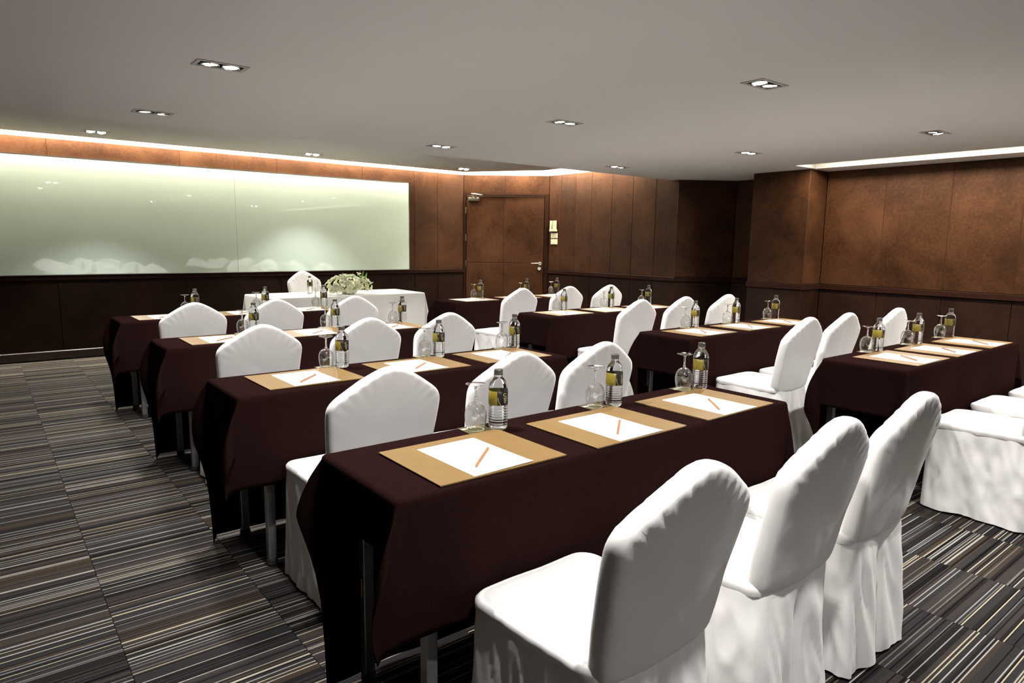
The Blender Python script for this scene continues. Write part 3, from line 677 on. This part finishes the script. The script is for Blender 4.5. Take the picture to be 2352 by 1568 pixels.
# goblet, standing upside down: rim on the table, foot on top
GZ = .152
bowl = MB().lathe([(.0300, 0), (.0320, .012), (.0352, .028), (.0368, .044), (.0355, .060), (.0310, .074), (.0230, .084), (.0130, .090), (.0050, .0925)], 40)
bowl2 = MB().lathe([(.0006, .0915), (.0120, .0890), (.0220, .0830), (.0298, .0732), (.0342, .0596), (.0355, .044), (.0340, .028), (.0309, .012), (.0290, 0), (.0300, 0)], 40)
bowl.f += [tuple(i + len(bowl.v) for i in q) for q in bowl2.f]; bowl.v += bowl2.v
g_bowl = bowl.mesh('bowl', m_thin, True)
g_stem = MB().lathe([(.0050, .0927), (.0062, .096), (.0045, .102), (.0038, .112), (.0038, .130), (.0048, .138), (.0070, .1425)], 20, True, True).mesh('stem', m_stem, True)
g_foot = MB().lathe([(.0072, .1427), (.014, .1445), (.026, .1475), (.0325, .1500), (.0335, .1512), (.0325, .1520), (.0, .1522)], 40).mesh('foot', m_thin, True)
# water bottle
def bottle_body():
    pf = [(.004, .004), (.018, .002), (.026, .0015), (.0295, .006), (.0312, .012)]
    z = .016
    while z < .078:
        pf += [(.0321, z), (.0316, z + .0015), (.0284, z + .0045), (.0316, z + .0075)]; z += .009
    pf += [(.0316, .082), (.0312, .084), (.0312, .131), (.0318, .134), (.0315, .142), (.0290, .151), (.0235, .162), (.0175, .170), (.0142, .175), (.0138, .179), (.0155, .180), (.0155, .182), (.0130, .183)]
    return MB().lathe(pf, 48, True, True).mesh('body', m_water, True)
b_body = bottle_body()
cpf = [(.0150, .1832), (.0150, .1975), (.0138, .1995), (.006, .2000)]
b_cap = MB().lathe(cpf, 36, True, True).mesh('cap', m_cap, False)
b_ring = MB().lathe([(.0152, .1822), (.0158, .1822), (.0158, .1830), (.0152, .1830)], 36).mesh('neck_ring', m_cap, False)
b_label = MB().lathe([(.0315, .0845), (.0321, .085), (.0321, .1300), (.0315, .1305)], 64).mesh('label', m_label, True)
def wrap(me_pts, faces, name, mt, r):
    v = [(r * math.cos(a), r * math.sin(a), z) for a, z in me_pts]
    me = bpy.data.meshes.new(name); me.from_pydata(v, [], faces); me.materials.append(mt); return me
def stroke(path, wd):
    """flat ribbon along a path in (angle, z), width wd in metres, r = .0324"""
    r = .0324; pts, fs = [], []; n = len(path)
    for i, (a, z) in enumerate(path):
        p0 = path[max(0, i - 1)]; p1 = path[min(n - 1, i + 1)]; dx, dz = (p1[0] - p0[0]) * r, p1[1] - p0[1]; l = math.hypot(dx, dz) or 1
        nx, nz = -dz / l * wd / 2, dx / l * wd / 2; pts += [(a + nx / r, z + nz), (a - nx / r, z - nz)]
    for i in range(n - 1): fs.append((2 * i, 2 * i + 1, 2 * i + 3, 2 * i + 2))
    return pts, fs
def join(strokes, name, mt):
    P_, F_ = [], []
    for p, f in strokes: b = len(P_); P_ += p; F_ += [tuple(b + i for i in q) for q in f]
    return wrap(P_, F_, name, mt, .0324)
S = []
a0 = .82
sp_ = [(a0 + .17 * math.cos(t), .1195 + .0042 * math.sin(t)) for t in [math.radians(d) for d in range(20, 270, 25)]]
sp_ += [(a0 + .17 * math.cos(t), .1111 + .0042 * math.sin(t)) for t in [math.radians(d) for d in range(90, -170, -25)]]
S.append(stroke(sp_, .0016))
for k in range(4): S.append(stroke([(a0 - .10, .1035 - k * .0035), (a0 + .14, .1035 - k * .0035)], .0012))
S.append(stroke([(.06 + .22 * t, .112 - .018 * t ** .5 - .004 * t) for t in [i / 12 for i in range(0, 40, 3)]][:13], .0010))
b_logo = join(S, 'label_print', m_gold)
S = [stroke([(-.62 + .06 * (k % 2), .107 - k * .003), (-.14 - .09 * (k % 3), .107 - k * .003)], .0009) for k in range(7)]
m_olive = mat('dark_olive_print', (.13, .10, .01), .5); add_noise_col(m_olive, 60, [(.3, (.11, .085, .008)), (.7, (.15, .115, .012))])
b_fine = join(S, 'fine_print', m_olive)
def bottle(x, y, z, label, group='water bottles'):
    o = thing('water_bottle', label, 'bottle', (x, y, z), math.radians(232 + random.uniform(-9, 9)), group)
    for n, me in (('body', b_body), ('cap', b_cap), ('neck_ring', b_ring)): link(n, me, o)
    l = link('label', b_label, o); link('label_print', b_logo, l); link('fine_print', b_fine, l); return o
def goblet(x, y, z, label, group='upturned goblets'):
    o = thing('wine_goblet', label, 'glass', (x, y, z), random.uniform(0, 6), group)
    for n, me in (('bowl', g_bowl), ('stem', g_stem), ('foot', g_foot)): link(n, me, o)
    return o
TZ = .7545
PADS = {'L1': [(.861, 1.359), (1.407, 1.350), (1.956, 1.345)], 'L2': [(.891, 2.690), (1.449, 2.682), (1.985, 2.682)], 'L3': [(.93, 4.112), (1.52, 4.112), (2.08, 4.112)], 'L4': [(.91, 5.59), (1.50, 5.59), (2.06, 5.59)],
        'R1': [(3.777, 1.363), (4.294, 1.352), (4.854, 1.355)], 'R2': [(3.76, 2.69), (4.33, 2.69), (4.89, 2.69)], 'R3': [(3.82, 4.165), (4.39, 4.165), (4.96, 4.165)], 'R4': [(3.93, 5.69), (4.53, 5.69), (5.08, 5.69)]}
BOT = {'L1': [(1.304, 1.705), (1.849, 1.698), (2.384, 1.698)], 'L2': [(1.351, 3.015), (1.895, 3.005), (2.42, 3.015)], 'L3': [(1.400, 4.49), (1.967, 4.49), (2.500, 4.48)], 'L4': [(1.39, 5.96), (1.965, 5.96), (2.495, 5.94)],
       'R1': [(4.133, 1.718), (4.678, 1.708), (5.235, 1.715)], 'R2': [(4.176, 3.048), (4.703, 3.045), (5.29, 3.048)], 'R3': [(4.209, 4.52), (4.835, 4.52), (5.39, 4.52)], 'R4': [(4.365, 6.05), (5.03, 6.05), (5.50, 6.04)]}
for k in PADS:
    ty = ROWS[k][1]
    for i, (x, y) in enumerate(PADS[k]):
        where = '%s setting of the %s' % (SIDE[i], RN[k]); y = max(y, ty + .004)
        o = thing('desk_pad', 'tan leatherette desk pad, ' + where, 'desk pad', (x, y, TZ), random.uniform(-.012, .012), 'tan desk pads')
        for n, me in (('bottom_board', pad_b), ('top_board', pad_t), ('folded_edge', pad_f)): link(n, me, o)
        px, py = x + .103 + random.uniform(-.004, .004), y + .003
        p = link('notepaper', paper_me, None, (px, py, TZ + .0054), random.uniform(-.015, .015)); tag(p, 'white sheet of notepaper on the desk pad, ' + where, 'paper', 'sheets of notepaper')
        link('printed_lines', print_me, p)
        ang = math.radians(47 + random.uniform(-7, 7))
        q = thing('pencil', 'wooden pencil lying across the notepaper, ' + where, 'pencil', (x + .143, y + .052, TZ + .0101), ang, 'pencils')
        for n, me in (('shaft', pb), ('sharpened_cone', pt), ('lead', pl_)): link(n, me, q)
        bx, by = BOT[k][i]
        by = min(by, ty + TW - .04)
        gx, gy = bx - .066, by + .034
        gy = min(gy, ty + TW - .042); gx = bx - .073 if gy - by < .032 else gx
        cy_ = max(gy - .006, y + PD + .048)
        c_ = link('coaster_card', cd, None, (gx, min(cy_, ty + TW - .046), TZ), random.uniform(-.04, .04)); tag(c_, 'small olive gold card under the goblet, ' + where, 'card', 'coaster cards')
        link('card_print', cpm, c_)
        goblet(gx, gy, TZ + .0014, 'clear wine goblet standing upside down, ' + where)
        bottle(bx, by, TZ, 'clear water bottle with gold and black label, ' + where)

# ------------------------------------------------------------------ presenter's table
SX, SY, SL, SW = 2.34, 7.06, 1.92, .75
t = thing('presenter_table', 'presenter table under a white cloth in front of the glass board', 'table', (SX, SY, .75))
MB().box(.012, SL - .012, .012, SW - .012, -.025, -.004).build('tabletop', m_dark, t)
for lx in (.13, SL - .13):
    for ly in (.08, SW - .08): l = link('leg', LG, t, (lx, ly, -.75)); link('foot', FT, l)
c_ = link('tablecloth', cloth_mesh('presenter_tablecloth', SL, SW, (.735, .70, .735, .70), m_linen, 4.4, amps=((.16, .9, .03, 0), (.16, .9, .03, 0), (.12, .9, .03, 0), (.12, .9, .03, 0)), flare=.03, wave=.02, floor=-.74, nside=(140, 50), freq=21.0), None, (SX, SY, .752))
c_.modifiers.new('thickness', 'SOLIDIFY').thickness = .0016
tag(c_, 'floor length white cloth draped over the presenter table', 'tablecloth')
o = chair(3.28, 7.865, PI + .05, 2, 'white covered banquet chair behind the presenter table, facing the room', sc=1.055)
bottle(3.01, 7.56, TZ, 'clear water bottle with black label standing on the white presenter table')
goblet(3.13, 7.62, TZ, 'clear upturned goblet beside the bottle on the white presenter table')
# flowers
def flower_mesh(seed, R=.052, cup=.5):
    rnd = random.Random(seed); v, f = [], []
    for k in range(6):
        a = k * PI / 3 + rnd.uniform(-.12, .12); wd = (.017 if k % 2 else .021) * rnd.uniform(.9, 1.1); b = len(v); ln = R * rnd.uniform(.9, 1.1)
        for i in range(6):
            t_ = i / 5; r = ln * t_; z = cup * ln * (t_ ** .7) - .35 * ln * max(0, t_ - .6) ** 1.2 * 3; w_ = wd * math.sin(PI * min(1, .12 + .88 * t_) ** .9) * (1.05 if t_ < .98 else .15)
            for s_ in (-1, 0, 1): v.append((r * math.cos(a) - s_ * w_ * math.sin(a), r * math.sin(a) + s_ * w_ * math.cos(a), z + .006 * abs(s_)))
        for i in range(5):
            for s_ in range(2): q = b + i * 3 + s_; f.append((q, q + 1, q + 4, q + 3))
    me = bpy.data.meshes.new('flower'); me.from_pydata(v, [], f); me.materials.append(m_petal); me.polygons.foreach_set('use_smooth', [True] * len(f)); return me
def leaf_mesh(L=.13, W=.017):
    v, f = [], []
    for i in range(8):
        t_ = i / 7; w_ = W * math.sin(PI * (t_ * .92 + .05)) ** .8 if i < 7 else .0005
        for s_ in (-1, 0, 1): v.append((L * t_, s_ * w_, .03 * t_ * t_ + .004 * abs(s_)))
    for i in range(7):
        for s_ in range(2): q = i * 3 + s_; f.append((q, q + 1, q + 4, q + 3))
    me = bpy.data.meshes.new('leaf'); me.from_pydata(v, [], f); me.materials.append(m_leaf); me.polygons.foreach_set('use_smooth', [True] * len(f)); return me
fa = thing('flower_arrangement', 'low arrangement of ivory lilies with green leaves on the presenter table', 'flowers', (3.36, 7.27, TZ))
MB().lathe([(.0, 0), (.07, 0), (.085, .012), (.10, .045), (.104, .05), (.098, .05), (.08, .02), (.0, .014)], 32).build('bowl', m_silver, fa, True)
FL = [flower_mesh(s, R=r, cup=c0) for s, r, c0 in ((1, .052, .5), (2, .046, .8), (3, .058, .35), (4, .036, 1.3))]; LF = leaf_mesh()
rnd = random.Random(5)
for k in range(64):
    u = rnd.uniform(-1, 1); a = rnd.uniform(0, 2 * PI); rr = math.sqrt(rnd.random())
    el = rnd.uniform(0, PI)
    x = u * .235; hgt = .055 + (.115 + .03 * (u > .2)) * (1 - .5 * u * u)
    yy = math.cos(el) * .10 * math.sqrt(1 - .55 * u * u); zz = .045 + math.sin(el) * (hgt - .02) + rnd.uniform(-.01, .01)
    o = link('flower', FL[k % 4], fa, (x, yy, zz)); n_ = Vector((u * .8, yy * 8, (zz - .06) * 9)).normalized()
    o.rotation_euler = n_.to_track_quat('Z', 'Y').to_euler(); o.scale = [rnd.uniform(.8, 1.1)] * 3
for (x, y, z, az, el, sc_) in ((.15, .0, .15, .1, -1.0, 1.0), (.17, -.02, .13, .4, -.75, 1.0), (.14, .03, .15, -.3, -1.2, .9), (.2, 0, .09, 0, -.1, .9), (.19, -.05, .08, -.4, -.3, .8), (-.06, .03, .14, 1.6, -1.35, .8), (-.2, -.02, .07, 3.1, -.2, .7), (-.19, .05, .06, 2.6, -.3, .7), (.0, -.1, .05, -1.6, -.2, .7), (.1, -.1, .05, -1.2, -.1, .7), (-.1, -.09, .05, -1.9, -.1, .7), (.06, .03, .16, .6, -1.2, .6)):
    o = link('leaf', LF, fa, (x, y, z)); o.rotation_euler = (0, el, az); o.scale = (sc_, sc_, sc_)
